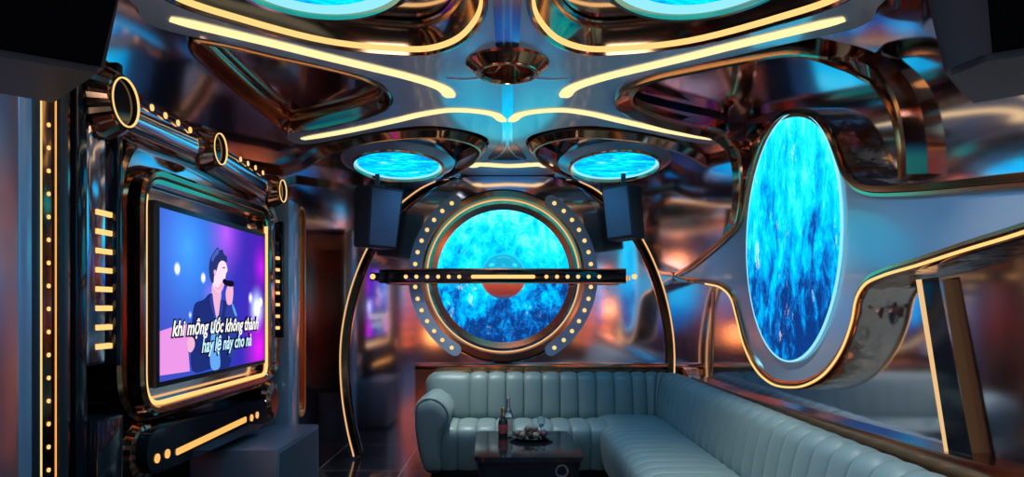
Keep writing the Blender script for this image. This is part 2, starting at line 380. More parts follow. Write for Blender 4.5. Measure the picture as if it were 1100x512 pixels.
# centre ring
cr = thing('ceiling_ring', 'round copper ring lamp in the middle of the ceiling panel with faceted sides', 'ceiling light', (0, 3.84, 2.86))
P('ring_body', lambda b: lathe(b, [(.22, .05), (.235, .0), (.23, -.012), (.165, -.06), (.15, -.062), (.14, -.05), (.135, .1)], (0, 3.84, ZP), n=48), 'bronze', cr, ang=5)
P('ring_light', lambda b: lathe(b, [(.166, -.0565), (.176, -.0565), (.173, -.063), (.160, -.066), (.157, -.060), (.166, -.0565)], (0, 3.84, ZP), n=48), 'bronze_fine', cr)
P('lens', lambda b: plate(b, [circle(0, 3.84, .14, 40)], CEIL(ZP), -.03, -.05), 'dark_mirror', cr)

# triangular opening, left
tri = [(204, 42), (240, 47), (300, 61), (356, 73.5), (394, 84), (413, 94), (420, 104), (416, 115), (400, 122), (375, 129), (318, 140), (309, 140), (302, 136), (212, 61), (203, 50)]
T = smooth([ceil_(*p) for p in tri], True, 6)
if sum(T[i-1].x*T[i].y-T[i].x*T[i-1].y for i in range(len(T))) < 0: T = T[::-1]
t = thing('triangular_ceiling_recess', 'copper rimmed triangular ceiling recess with rounded corners above the television', 'ceiling recess', (-1.1, 4.3, 2.9))
P('outer_frame', lambda b: sweep(b, T, [(0, .02), (.012, .02), (.02, -.02), (.05, -.07), (.055, -.11), (-.004, -.11), (-.004, .0)], CEIL(ZP)), 'bronze', t)
P('inner_rim', lambda b: sweep(b, T, [(.048, -.058), (.062, -.058), (.062, -.075), (.048, -.075)], CEIL(ZP)), 'copper_bright', t)
P('mirror', lambda b: plate(b, [T], CEIL(ZP), -.10, -.112), 'dark_mirror', t, flat=True)

# arched loop, right: across the ceiling and down the right wall
N_c, N_w = Vector((0, 0, -1)), Vector((-1, 0, 0))
def c3(px, py, z=2.9): x, y = ceil_(px, py, z); return Vector((x, y, z))
def w3(px, py, X=1.80): y, z = side(px, py, X); return Vector((X, y, z))
raw = [(w3(981, 187), N_w), (w3(979, 150), N_w), (w3(972, 112), N_w), (w3(957, 84), N_w), (w3(936, 63), N_w), (c3(900, 50)+Vector((-.02, 0, -.03)), N_w+N_c), (c3(850, 52), N_c), (c3(800, 60), N_c), (c3(740, 72), N_c), (c3(700, 81), N_c),
       (c3(675, 90), N_c), (c3(662, 102), N_c), (c3(664, 114), N_c), (c3(680, 123), N_c), (c3(710, 133), N_c), (c3(745, 141), N_c), (c3(768, 147), N_c+N_w*.3), (w3(783, 160, 1.79), N_w+N_c*.3), (w3(790, 180), N_w), (w3(791, 205), N_w), (w3(789, 225), N_w), (w3(782, 247), N_w)]
def smooth3(raw, n=5):
    pts = smooth([p for p, _ in raw], False, n); nr = smooth([q for _, q in raw], False, n); return pts, nr
ap, an = smooth3(raw)
t = thing('arched_copper_band', 'copper band looping over the right ceiling recess and down the right wall', 'decorative band', (1.4, 4.2, 2.2))
P('band', lambda b: sweep3(b, ap, an, [(-.0, .03), (.02, .035), (.10, .0), (.11, -.06), (-.01, -.06)]), 'bronze', t)
P('edge_line', lambda b: sweep3(b, ap, an, [(.095, .012), (.112, .006), (.112, -.012), (.095, -.01)]), 'copper_bright', t)

# rear openings: bands that run from the ceiling down the back wall to the floor
def rear(sgn, label):
    def mp(v): return Vector((v.x*sgn, v.y, v.z))
    def b3(px, py, D=7.04): x, z = back(px, py, D); return Vector((x, D, z))
    N_b = Vector((0, -1, 0))
    raw = [(c3(300, 186), N_c), (c3(327, 176), N_c), (c3(350, 162), N_c), (c3(375, 153), N_c), (c3(405, 146), N_c), (c3(440, 142.5), N_c), (c3(475, 142), N_c), (c3(502, 147), N_c), (c3(516, 156), N_c), (c3(510, 168), N_c), (c3(492, 180), N_c+N_b*.3),
           (b3(470, 193), N_b+N_c*.3), (b3(448, 206), N_b), (b3(425, 225), N_b), (b3(405, 250), N_b), (b3(387, 285), N_b), (b3(374, 325), N_b), (b3(367, 370), N_b), (b3(368, 420), N_b), (b3(374, 460), N_b), (b3(381, 489), N_b)]
    pts, nr = smooth3(raw); pts = [mp(p) for p in pts]; nr = [mp(q) for q in nr]
    t = thing('curved_rib', label, 'decorative band', (sgn*1.58, 7.0, 0), 'copper ribs of the back wall')
    s = sgn
    P('band', lambda b: sweep3(b, pts, nr, [(0*s, .04), (s*.012, .045), (s*.055, .0), (s*.06, -.05), (-s*.0, -.05)]), 'bronze', t)
    P('ceiling_edge', lambda b: sweep3(b, pts[:56], nr[:56], [(-s*.008, .045), (-s*.008, .052), (s*.008, .052), (s*.008, .045)]), 'copper_bright', t)
    P('glow_line', lambda b: sweep3(b, pts[55:], nr[55:], [(-s*.006, .045), (-s*.006, .053), (s*.006, .053), (s*.006, .045)]), 'gold_glow', t)  # copper edge catching gold light, its gleam put in as a glow
rear(1, 'copper rib curving from the ceiling to the floor behind the left rear speaker')
rear(-1, 'copper rib curving down behind the right rear speaker to the sofa')

# ceiling disc lights
def disc_light(c, r_out, r_in, tilt, label, group, rb):
    x, y, z = c
    t = thing('ceiling_disc_light', label, 'ceiling light', (x, y, z), group)
    M = Matrix.Translation(Vector(c)) @ Matrix.Rotation(R(tilt), 4, 'X') @ Matrix.Translation(-Vector(c))
    def tr(fn):
        def g_(b): fn(b); bmesh.ops.transform(b, matrix=M, verts=b.verts)
        return g_
    P('housing', tr(lambda b: lathe(b, [(r_out*.9, .06), (r_out, .0), (r_out-.01, -.008), (rb, -.045), (rb, .06)], c, n=64)), 'grey_ring', t)
    P('trim_ring', tr(lambda b: lathe(b, [(rb+.012, -.042), (rb+.008, -.055), (rb-.012, -.055), (rb-.016, -.03), (rb, -.03)], c, n=64)), 'bronze_fine', t)
    P('halo', tr(lambda b: lathe(b, [(rb-.012, -.03), (r_in-.004, -.024), (r_in-.004, .0), (rb-.012, .0)], c, n=64)), 'pale_blue', t)
    P('glowing_disc', tr(lambda b: plate(b, [circle(x, y, r_in-.006, 64)], CEIL(z), .0, .02)), 'ocean_ceiling', t)
for s, wd in ((-1, 'left'), (1, 'right')):
    disc_light((s*.78, 2.74, 2.93), .47, .33, -5, 'large blue ceiling lamp cut by the top of the photo, the %s one' % wd, 'near ceiling discs', .40)
    cxw = (428 if s < 0 else 660)
    x, y = ceil_(cxw, 168, 2.88)
    disc_light((x, y, 2.83), .50, .365, -8, 'oval looking blue lamp in a grey ring above the %s rear speaker' % wd, 'rear ceiling discs', .40)

# ================================================================ BACK WALL FEATURE
rx, rz = back(540.5, 296.5); U = 7.1/F
t = thing('round_wall_light', 'big round ocean blue light ringed in copper and crossed by a black bar, back wall', 'wall light', (rx, 7.1, rz-1.0))
def yl(prof, n=96, **k): return lambda b: lathe(b, prof, (rx, 7.12, rz), 'Y', n, **k)
P('glowing_disc', lambda b: plate(b, [circle(rx, rz, .685, 96)], BACK(7.12), .03, .05), 'ocean_back', t)
P('outer_ring', yl([(.90, .0), (.88, .12), (.865, .135), (.80, .14), (.785, .12), (.775, .0)]), 'black_gloss', t)
P('copper_ring', yl([(.865, .136), (.86, .15), (.80, .15), (.74, .06), (.68, .05), (.68, .0), (.86, .0)]), 'bronze', t)
P('ring_light', yl([(.778, .128), (.766, .128), (.766, .10), (.778, .10), (.778, .128)]), 'gold_glow', t)
for q, (a0, a1) in enumerate(((7.4, 54.6), (125.4, 172.6), (187.4, 234.6), (305.4, 352.6))):
    rr = .905*.985
    arc = [Vector((rx+rr*math.cos(R(a)), rz+rr*math.sin(R(a)))) for a in [a0-3+(a1-a0+6)*k/20 for k in range(21)]]
    hwid = .062
    lo = []; 
    for k in range(21):
        a = R(a0-2.5+(a1-a0+5)*k/20); lo.append(Vector((rx+(rr+hwid)*math.cos(a), rz+(rr+hwid)*math.sin(a))))
    e = R(a1+2.5); ce = Vector((rx+rr*math.cos(e), rz+rr*math.sin(e)))
    for k in range(1, 8): a = e+math.pi*k/8; lo.append(ce+hwid*Vector((math.cos(a), math.sin(a))))
    for k in range(21):
        a = R(a1+2.5-(a1-a0+5)*k/20); lo.append(Vector((rx+(rr-hwid)*math.cos(a), rz+(rr-hwid)*math.sin(a))))
    e = R(a0-2.5); ce = Vector((rx+rr*math.cos(e), rz+rr*math.sin(e)))
    for k in range(1, 8): a = e+math.pi+math.pi*k/8; lo.append(ce+hwid*Vector((math.cos(a), math.sin(a))))
    ar = P('arc_panel', lambda b: plate(b, [lo], BACK(7.1), .13, .165), 'arc_glass', t, flat=True)
    for k in range(7):
        a = R(a0+(a1-a0)*k/6)
        P('light_dot', lambda b: plate(b, [circle(rx+rr*math.cos(a), rz+rr*math.sin(a), .021, 16)], BACK(7.1), .165, .17), 'led', ar, flat=True)
bx0, bz0 = back(418, 304, 6.9); bx1, bz1 = back(672, 289, 6.9)
bar = P('crossbar', lambda b: (box(b, bx0, bx1, 6.86, 6.94, bz0, bz1, .004), box(b, bx0-.1, bx0+.3, 6.90, 6.95, bz0+.0, bz1-.0, .004)), 'black_gloss', t)
for zz in (bz0, bz1): P('bar_edge', lambda b: box(b, bx0+.02, bx1, 6.855, 6.90, zz-.006, zz+.006), 'bronze', t)
P('bar_light', lambda b: plate(b, [rounded([back(506, 299, 6.86), back(575, 299, 6.86), back(575, 295, 6.86), back(506, 295, 6.86)], .02)], BACK(6.86), .0, .006), 'led', bar)
for px in (401, 436, 447.3, 459, 470.7, 482, 493.3, 587, 598.4, 609.7, 621, 632.3, 643.7, 681):
    if px in (401, 681):
        x, z = back(px, 297, 6.95); P('end_light', lambda b: (lathe(b, [(.001, .02), (.022, .02), (.028, .012)], (x, 6.93, z), 'Y', 20)), 'led', t); P('end_stub', lambda b: box(b, min(x, x+(-.03 if px < 500 else .03)), max(x, x+(.2 if px < 500 else -.2)), 6.93, 6.99, z-.04, z+.04, .01), 'black_gloss', t)
        continue
    x, z = back(px, 297, 6.86); P('light_dot', lambda b: plate(b, [circle(x, z, .020, 16)], BACK(6.86), 0, .004), 'led', bar, flat=True)
def ball_glow():
    m = mat('ball_glow', (.05, .4, .6), .4, .12); nt = m.node_tree; b = nt.nodes['Principled BSDF']
    tc = nt.nodes.new('ShaderNodeTexCoord'); sp = nt.nodes.new('ShaderNodeSeparateXYZ'); nt.links.new(tc.outputs['Generated'], sp.inputs[0])
    b.inputs['Emission Strength'].default_value = .65  # added glow; blue over red stands in for refraction in the glass
    r = ramp(nt, [(.0, (.02, .10, .2)), (.12, (.35, .04, .03)), (.40, (.75, .12, .06)), (.47, (.10, .25, .35)), (.55, (.02, .5, .75)), (1, (.01, .55, .8))]); nt.links.new(sp.outputs['Z'], r.inputs[0]); nt.links.new(r.outputs[0], b.inputs['Base Color']); nt.links.new(r.outputs[0], b.inputs['Emission Color'])
ball_glow()
def ball(b):
    r = bmesh.ops.create_uvsphere(b, u_segments=40, v_segments=24, radius=.235)
    for v in r['verts']: v.co = Vector((rx+v.co.x, 7.03+v.co.y*.45, rz+v.co.z))
P('glass_ball', ball, 'ball_glow', t)

# ================================================================ RIGHT WALL PANEL
XP = 1.74
outl = [(726, 296), (742, 286), (762, 270), (782, 252), (796, 235), (801, 210), (808, 180), (820, 148), (838, 126), (858, 119), (876, 124), (890, 140), (900, 162), (908, 182), (918, 195), (934, 202), (975, 202), (1100, 190), (1200, 181), (1400, 160), (2400, 80),
        (2400, -40)]
outl = outl[:19]
lowl = [(1200, 216), (1100, 250), (1040, 268), (990, 284), (950, 296), (933, 305), (924, 320), (919, 345), (908, 375), (890, 400), (868, 413), (850, 415), (832, 411), (815, 396), (802, 370), (794, 340), (788, 320), (778, 309), (760, 304), (728, 299)]
PO = smooth([side(*p, XP) for p in outl+lowl], True, 5)
if sum(PO[i-1].x*PO[i].y-PO[i].x*PO[i-1].y for i in range(len(PO))) < 0: PO = PO[::-1]
t = thing('sculpted_wall_panel', 'grey pointed panel with copper edge on the right wall carrying a tall blue oval light', 'wall panel', (XP, 4.3, 1.0))
P('panel', lambda b: plate(b, [PO], RIGHT(XP), -.005, -.04), 'grey_panel', t, flat=True)
P('side_band', lambda b: sweep(b, PO, [(-.004, .012), (-.018, .0), (-.018, -.12), (.0, -.12), (.004, .0)], RIGHT(XP)), 'bronze_wavy', t)
P('rim', lambda b: sweep(b, PO, [(-.018, .004), (-.014, .018), (.012, .02), (.02, .004), (.02, -.01), (-.018, -.01)], RIGHT(XP)), 'bronze', t)
P('gold_line', lambda b: sweep(b, PO, [(.018, .012), (.034, .010), (.034, -.006), (.018, -.006)], RIGHT(XP)), 'copper_bright', t)
lw = smooth([side(*p, XP) for p in lowl[:-1]], False, 5)
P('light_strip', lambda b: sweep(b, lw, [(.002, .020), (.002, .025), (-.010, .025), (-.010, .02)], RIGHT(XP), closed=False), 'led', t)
dy, dz = side(846, 256, XP); dr = 131*dy/F*1.0
P('disc_border', lambda b: plate(b, [circle(dy, dz, dr*.93+.008, 80, dr+.008), circle(dy, dz, dr*.93-.002, 80, dr-.002)], RIGHT(XP), .0, .012), 'pale_blue', t, flat=True)
P('glowing_disc', lambda b: plate(b, [circle(dy, dz, dr*.93, 80, dr)], RIGHT(XP), .0, .008), 'ocean_side', t)

# slim bronze uprights on the right wall under the panel
for (a, b_, lab, wd) in (((765, 313), (762, 404), 'thin copper upright under the pointed tip of the grey wall panel', .02), ((986, 300), (1017, 486), 'slanted glowing gold upright at the edge of the dark mirror on the right', .031)):
    XT = 1.845 if wd < .03 else 1.82; p0, p1 = side(*a, XT), side(*b_, XT)
    def up(b):
        r = []
        for (y, z) in (p0, p1): r.append([b.verts.new((x, y+dy_, z)) for x, dy_ in ((XR, -wd), (XT+.01, -wd), (XT, -wd*.5), (XT, wd*.5), (XT+.01, wd), (XR, wd))])
        skin(b, r, False, True)
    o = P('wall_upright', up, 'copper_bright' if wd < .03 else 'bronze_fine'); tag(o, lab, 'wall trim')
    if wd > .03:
        o.data.materials[0] = MATS['gold_glow']  # bronze upright given an even gold glow
        o = P('dark_wall_frame', lambda b: [b.faces.new(f) for f in [[b.verts.new((1.815, y, z)) for y, z in (side(990, 300, 1.815), side(1008, 297, 1.815), side(1046, 497, 1.815), side(1019, 487, 1.815))]]] and bmesh.ops.solidify(b, geom=b.faces[:], thickness=.04), 'black_gloss', flat=True)
        tag(o, 'black glossy mirror frame beside the slanted gold upright on the right wall', 'mirror frame')

# ================================================================ LEFT WALL
XS = -1.84
def lp_(pts, X=XS): return [Vector(side(*p, X)) for p in pts]
def ccw(L): return L if sum(L[i-1].x*L[i].y-L[i].x*L[i-1].y for i in range(len(L))) > 0 else L[::-1]
# television
tv = thing('television', 'flat television showing a man in a navy jacket singing on a blue stage', 'television', (-1.85, 4.4, 1.12))
y0, y1, z0, z1 = 3.65, 5.215, 1.145, 2.07
P('bezel', lambda b: (box(b, -1.90, -1.842, y0-.035, y1+.03, z0-.03, z1+.035, .006)), 'black_satin', tv)
scr = P('screen', lambda b: box(b, -1.845, -1.839, y0, y1, z0, z1), 'stage_picture', tv, flat=True)
def tvp(u, v): # pixel of the enlarged picture (2.557x from 160,210)
    return side(160+u/2.557, 210+v/2.557, -1.839)
def pic(name, pts, m, w_=.0015, sm=True):
    L = [tvp(*p) for p in pts]; L = smooth(L, True, 4) if sm else [Vector(p) for p in L]
    return P(name, lambda b: plate(b, [L], LEFT(-1.839), w_-.0006, w_), m, scr, flat=True)
pic('picture_backdrop', [(30, 372), (60, 362), (105, 352), (112, 380), (108, 430), (112, 482), (30, 494)], 'picture_pink', .001, False)
pic('picture_jacket', [(168, 268), (150, 285), (125, 298), (118, 340), (115, 390), (118, 480), (170, 475), (222, 466), (228, 400), (226, 330), (214, 292), (196, 285)], 'picture_navy', .002)
pic('picture_shirt', [(180, 290), (196, 292), (192, 340), (190, 400), (194, 470), (170, 474), (168, 400), (178, 340)], 'picture_shirt', .0028)
pic('picture_neck', [(172, 245), (196, 258), (196, 285), (186, 335), (174, 290)], 'picture_skin', .0034)
pic('picture_face', [(174, 200), (182, 172), (200, 170), (210, 186), (214, 206), (210, 214), (206, 240), (198, 262), (184, 262), (173, 240)], 'picture_light_skin', .004)
pic('picture_hair', [(168, 234), (163, 205), (166, 176), (176, 156), (188, 142), (192, 150), (200, 148), (204, 160), (212, 168), (212, 184), (200, 178), (190, 186), (184, 206), (178, 216), (175, 240)], 'picture_hair', .0046)
pic('picture_sleeve', [(214, 300), (228, 292), (242, 330), (243, 380), (236, 440), (218, 440), (216, 370), (208, 330)], 'picture_sleeve', .0034)
pic('picture_hand', [(210, 262), (218, 244), (228, 246), (230, 262), (226, 296), (214, 298), (210, 280)], 'picture_skin', .004)
pic('picture_hand', [(104, 400), (112, 388), (122, 394), (124, 412), (114, 430), (106, 425)], 'picture_skin', .004)
pic('picture_lapel', [(172, 268), (166, 280), (170, 310), (184, 345), (180, 320), (175, 290)], 'picture_sleeve', .0044)
pic('picture_lapel', [(196, 285), (202, 295), (198, 325), (187, 350), (191, 320)], 'picture_sleeve', .0044)
pic('picture_hair_light', [(176, 160), (188, 146), (190, 156), (180, 168), (172, 182), (170, 172)], 'picture_hair_blue', .0052)
pic('picture_ear', [(176, 206), (181, 204), (182, 216), (178, 220)], 'picture_skin', .0054)
pic('picture_face_shade', [(196, 240), (205, 236), (204, 246), (198, 261), (186, 261), (178, 248), (188, 252)], 'picture_skin', .0048)
pic('picture_eye', [(198, 198), (204, 196), (210, 197), (204, 200)], 'picture_hair', .0052, False)
pic('picture_sleeve_light', [(226, 294), (230, 300), (240, 330), (236, 330), (228, 308)], 'picture_shirt', .0044)
pic('picture_microphone', [(200, 236), (204, 228), (212, 232), (230, 236), (232, 244), (226, 250), (206, 244)], 'picture_black', .005)
def text(s, px, py, size, m, w_, ex=.0006, grow=0., shx=.75):
    cu = bpy.data.curves.new('t', 'FONT'); cu.body = s; cu.size = size; cu.extrude = .5; cu.shear = .3; cu.offset = grow; cu.resolution_u = 2
    ob = bpy.data.objects.new('t', cu); C.objects.link(ob); dg = bpy.context.evaluated_depsgraph_get(); me = bpy.data.meshes.new_from_object(ob.evaluated_get(dg))
    bm = B(); bm.from_mesh(me); Y, Z = side(px, py, -1.839)
    for v in bm.verts: v.co = Vector((-1.839+w_+(0 if v.co.z < 0 else ex), Y+v.co.x*shx, Z+v.co.y))
    bpy.data.objects.remove(ob)
    return finish(bm, 'lyrics', m, scr, flat=True)
for s, px, py, m, wd in (('khi mộng ước không thành', 183, 361, 'picture_text', 1.30), ('hay lệ này cho nà', 215, 378.5, 'picture_text_blue', .80)):
    for grow, mm, w_ in ((.012, 'picture_black', .006), (.0022, m, .008)):
        o = text(s, px, py, .122, mm, w_, grow=grow, shx=1)
        ys = [v.co.y for v in o.data.vertices]; a, b_ = min(ys), max(ys); k = wd/(b_-a)
        for v in o.data.vertices: v.co.y = a+(v.co.y-a)*k
# surround
sur = thing('television_surround', 'rounded dark copper surround with gold light line around the television', 'television frame', (-1.95, 4.4, .8))
outer = ccw(smooth(lp_([(127, 215), (130, 185), (140, 158), (155, 145), (172, 144), (190, 152), (215, 168), (240, 182), (270, 199), (288, 214), (297, 238), (298, 300), (298, 390), (291, 405), (250, 422), (200, 438), (165, 450), (142, 446), (129, 425), (126, 380), (126, 300)], -1.92), True, 5))
P('outer_housing', lambda b: plate(b, [outer], LEFT(-1.92), -.02, -.30), 'black_gloss', sur)
P('outer_rim', lambda b: sweep(b, outer, [(-.03, -.06), (-.015, .005), (.01, .015), (.04, .0), (.05, -.03), (-.03, -.06)][:5], LEFT(-1.92)), 'bronze', sur, ang=20)
P('face', lambda b: plate(b, [outer], LEFT(-1.92), -.012, -.02), 'dark_mirror', sur, flat=True)
inner = ccw(rounded(lp_([(152, 176), (290, 226), (290, 408), (152, 450)], -1.84), [.22, .16, .14, .22], 8))
P('inner_frame', lambda b: sweep(b, inner, [(-.03, -.09), (-.012, .0), (.004, .012), (.03, .008), (.06, -.03), (.07, -.09)], LEFT(-1.84)), 'bronze', sur, ang=20)
P('inner_tray', lambda b: plate(b, [inner], LEFT(-1.84), -.075, -.085), 'dark_mirror', sur, flat=True)
zmx = max(p.y for p in inner); low = [p.y < zmx-.12 for p in inner]; k0 = next(i for i in range(len(inner)) if low[i] and not low[i-1])
seq = [inner[(k0+i) % len(inner)] for i in range(sum(low))]
LL = [(.045, .0), (.066, -.004), (.066, -.02), (.045, -.016)]
P('glow_line', lambda b: sweep(b, seq, LL, LEFT(-1.84), closed=False), 'led', sur)
seq2 = [inner[(k0+sum(low)-1+i) % len(inner)] for i in range(len(inner)-sum(low)+2)]
P('top_line', lambda b: sweep(b, seq2, LL, LEFT(-1.84), closed=False), 'bronze_fine', sur)

# drum lamps above the television
def drum(px, py, r, label, X=-1.75):
    y, z = side(px, py, X)
    t = thing('drum_wall_lamp', label, 'wall light', (X-.3, y, z), 'fluted drum lamps above the television')
    P('fluted_drum', lambda b: lathe(b, [(r*.9, -.48), (r*1.0, -.15), (r*1.42, -.115), (r*1.5, -.08), (r*1.15, -.01), (r*1.05, .0)], (X, y, z), 'X', 44, flutes=1, amp=.07), 'bronze', t, flat=True)
    P('face', lambda b: lathe(b, [(.001, -.012), (r*1.04, -.012), (r*1.06, .002), (r*.95, .004)], (X, y, z), 'X', 48), 'black_gloss', t)
    P('ring_light', lambda b: lathe(b, [(r*1.0, .004), (r*1.0, .008), (r*.94, .008), (r*.94, .0)], (X, y, z), 'X', 48), 'led', t)
    return y, z
d1 = drum(134.5, 110, .112, 'largest fluted drum lamp with gold ring, nearest above the television')
d2 = drum(236.5, 160, .096, 'middle fluted drum lamp with gold ring above the television')
d3 = drum(303.5, 205, .088, 'farthest fluted drum lamp with gold ring beside the tall grey post')
def dotbar(a, b, dots, label, h=.12, X=-1.83):
    (ya, za), (yb, zb) = a, b
    t = thing('dotted_wall_bar', label, 'wall light', (X, (ya+yb)/2, (za+zb)/2-h))
    def body(bm):
        r = []
        for (y, z) in ((ya, za), (yb, zb)):
            r.append([bm.verts.new((X-.1+.14*math.cos(R(q)), y, z+h*math.sin(R(q)))) for q in (-90, -55, -25, -12, 12, 25, 55, 90)]+[bm.verts.new((XL+.02, y, z+h)), bm.verts.new((XL+.02, y, z-h))])
        skin(bm, r, False, True)
    P('bar', body, 'dark_mirror', t, ang=50)
    for px, py in dots:
        y, z = side(px, py, X+.045); P('light_dot', lambda bm: lathe(bm, [(.001, .0), (.017, .0), (.017, -.006)], (X+.045, y, z), 'X', 16), 'led', t)
dotbar(d1, d2, [(164, 115.5), (178.5, 124), (192, 132), (205, 139.5)], 'blue glinting wall bar with four gold dots between the two nearest drum lamps')
dotbar(d2, d3, [(259, 171), (267, 175.5), (275, 180), (283, 185.5)], 'wall bar with four small gold dots leading to the farthest drum lamp')

# capsule bar under the television
t = thing('capsule_light_bar', 'dark capsule wall bar with a long gold light and dots under the television', 'wall light', (-1.9, 4.3, .5))
q0, q1 = side(158, 490, -1.80), side(287, 442, -1.80)
def caps(bm):
    pts = rounded([(q0[0], q0[1]-.11), (q1[0], q1[1]-.10), (q1[0], q1[1]+.105), (q0[0], q0[1]+.12)], .13, 8)
    plate(bm, [pts], LEFT(-1.80), 0, -.4)
P('capsule', caps, 'black_gloss', t)
L = [Vector(side(*p, -1.80)) for p in ((189, 489), (189, 482), (264, 447), (264, 453))]
P('light_bar', lambda b: plate(b, [rounded(L, .012)], LEFT(-1.80), 0, .006), 'led_amber', t, flat=True)
for px, py in ((168.5, 492), (179.5, 487), (270, 448.5), (276, 445.5)):
    y, z = side(px, py, -1.80); P('light_dot', lambda b: plate(b, [circle(y, z, .024, 20)], LEFT(-1.80), 0, .006), 'led_amber', t, flat=True)
for (px, py, lab) in ((294, 430, 'dark fluted drum at the far end of the capsule bar'), (158, 487, 'dark fluted drum at the near end of the capsule bar')):
    y, z = side(px, py, -1.86)
    o = P('fluted_drum', lambda b: lathe(b, [(.08, -.35), (.10, -.02), (.165, -.01), (.15, .03), (.10, .05), (.001, .05)], (-1.9, y, z), 'X', 40, flutes=1, amp=.05), 'bronze', t, flat=True)

# pilasters at the left edge
def col(pxa, pxb, X, m, name='slab', parent=None, zt=ZC, zb=0, depth=.12, bev=.006):
    ya, yb = side(pxa, 300, X)[0], side(pxb, 300, X)[0]
    return P(name, lambda b: box(b, X-depth, X, ya, yb, zb, zt, bev), m, parent)
t = thing('lit_pilaster', 'tall copper pilaster with two gold light lines and dots at the left', 'pilaster', (-1.84, 2.68, 0))
col(35, 44, -1.80, 'black_satin', 'side_post', t, depth=.4)
col(36, 76, -1.84, 'bronze', 'face_panel', t, depth=.3)
for px in (43.5, 60.5):
    y = side(px, 300, -1.84)[0]; P('glow_line', lambda b: box(b, -1.842, -1.836, y-.0045, y+.0045, .02, 2.9), 'led', t, flat=True)
y = side(52, 300, -1.84)[0]
for k in range(28):
    z = side(52, 134+24.7*k, -1.84)[1]
    if z < .1: break
    P('light_dot', lambda b: plate(b, [circle(y, z, .009, 12)], LEFT(-1.84), 0, .004), 'led', t, flat=True)
col(65, 74, -1.82, 'black_satin', 'side_post', t, depth=.3)
o = tag(col(20, 35, -1.80, 'grey_ring', 'grey_wall_post', depth=.3), 'grey blue wall post left of the lit copper pilaster', 'post')
o = tag(col(-60, 19, -1.95, 'grey_panel', 'grey_wall_board', depth=.3), 'pale grey blue wall board at the left edge of the photo', 'wall board')
o = tag(col(82, 94, -1.84, 'black_gloss', 'black_wall_post', depth=.3), 'narrow black glossy post between the lit pilaster and the gold barred column', 'post')
# columns with gold bars
def barcol(pxa, pxb, ptop, pbot, ba, bb, ys, label, X=-1.86, tiltpy=0):
    ya, yb = side(pxa, 300, X)[0], side(pxb, 300, X)[0]; zt = side((pxa+pxb)/2, ptop, X)[1]; zb = side((pxa+pxb)/2, pbot, X)[1]
    t = thing('barred_light_column', label, 'wall light', (X, (ya+yb)/2, zb), 'gold barred columns')
    P('column', lambda b: box(b, XL, X, ya, yb, zb, zt, .02), 'dark_mirror', t)
    P('column_edge', lambda b: box(b, XL, X+.03, yb-.05, yb, zb-.01, zt, .01), 'black_gloss', t)
    y0_, y1_ = side(ba, 300, X)[0], side(bb, 300, X)[0]
    for py in ys:
        z = side((ba+bb)/2, py, X)[1]; P('light_bar', lambda b: box(b, X-.001, X+.006, y0_, y1_, z-.012, z+.012), 'led', t, flat=True)
barcol(94, 126, 60, 392, 103, 119.5, [229+20.4*k for k in range(8)], 'dark glossy column with eight short gold light bars left of the television')
barcol(285, 302, 235, 362, 297, 304, [277.5+12.4*k for k in range(7)], 'narrow column with seven tiny gold light bars right of the television', X=-1.90)
# plinth
ya, yb = side(96, 400, -1.84)[0], side(124, 400, -1.84)[0]
zt = side(95, 452, -1.84)[1]
o = P('plinth', lambda b: box(b, XL, -1.80, ya, yb, 0, zt, .012), 'black_gloss'); tag(o, 'black glossy plinth with blue reflecting top at the lower left', 'plinth')

# tall grey post, slim loop frame
o = tag(col(310.5, 321, -1.84, 'grey_panel', 'grey_tall_post', zt=side(315, 216, -1.84)[1], depth=.40), 'tall grey blue post to the right of the farthest drum lamp', 'post')
t = thing('slim_loop_frame', 'slim upright copper loop frame beside the tall grey post', 'wall trim', (-1.9, 6.25, .55))
(ya, zt_), (yb, zb_) = side(320.5, 224, -1.86), side(328.5, 448, -1.86)
zt_ = side(325, 222, -1.86)[1]; zb_ = side(325, 447, -1.86)[1]
lf = ccw(rounded([(ya, zb_), (yb, zb_), (yb, zt_), (ya, zt_)], .13, 8))
P('loop', lambda b: sweep(b, lf, [(0, 0), (.03, 0), (.03, -.05), (0, -.05)], LEFT(-1.86)), 'copper_bright', t)
P('loop_back', lambda b: plate(b, [lf], LEFT(-1.86), -.04, -.39), 'bronze', t)

# subwoofer
sb = thing('subwoofer_cabinet', 'large grey subwoofer cabinet on the floor at the lower left', 'speaker', (-1.81, 5.05, 0))
P('cabinet', lambda b: box(b, -2.10, -1.52, 4.55, 5.55, .03, .60, .008), 'sub_body', sb)
P('side_grille', lambda b: box(b, -1.523, -1.514, 4.60, 5.50, .06, .57), 'sub_grille', sb, flat=True)
for x in (-2.05, -1.57):
    for y in (4.6, 5.5): P('foot', lambda b: lathe(b, [(.001, 0), (.025, 0), (.03, .04)], (x, y, 0), n=16), 'black_satin', sb)

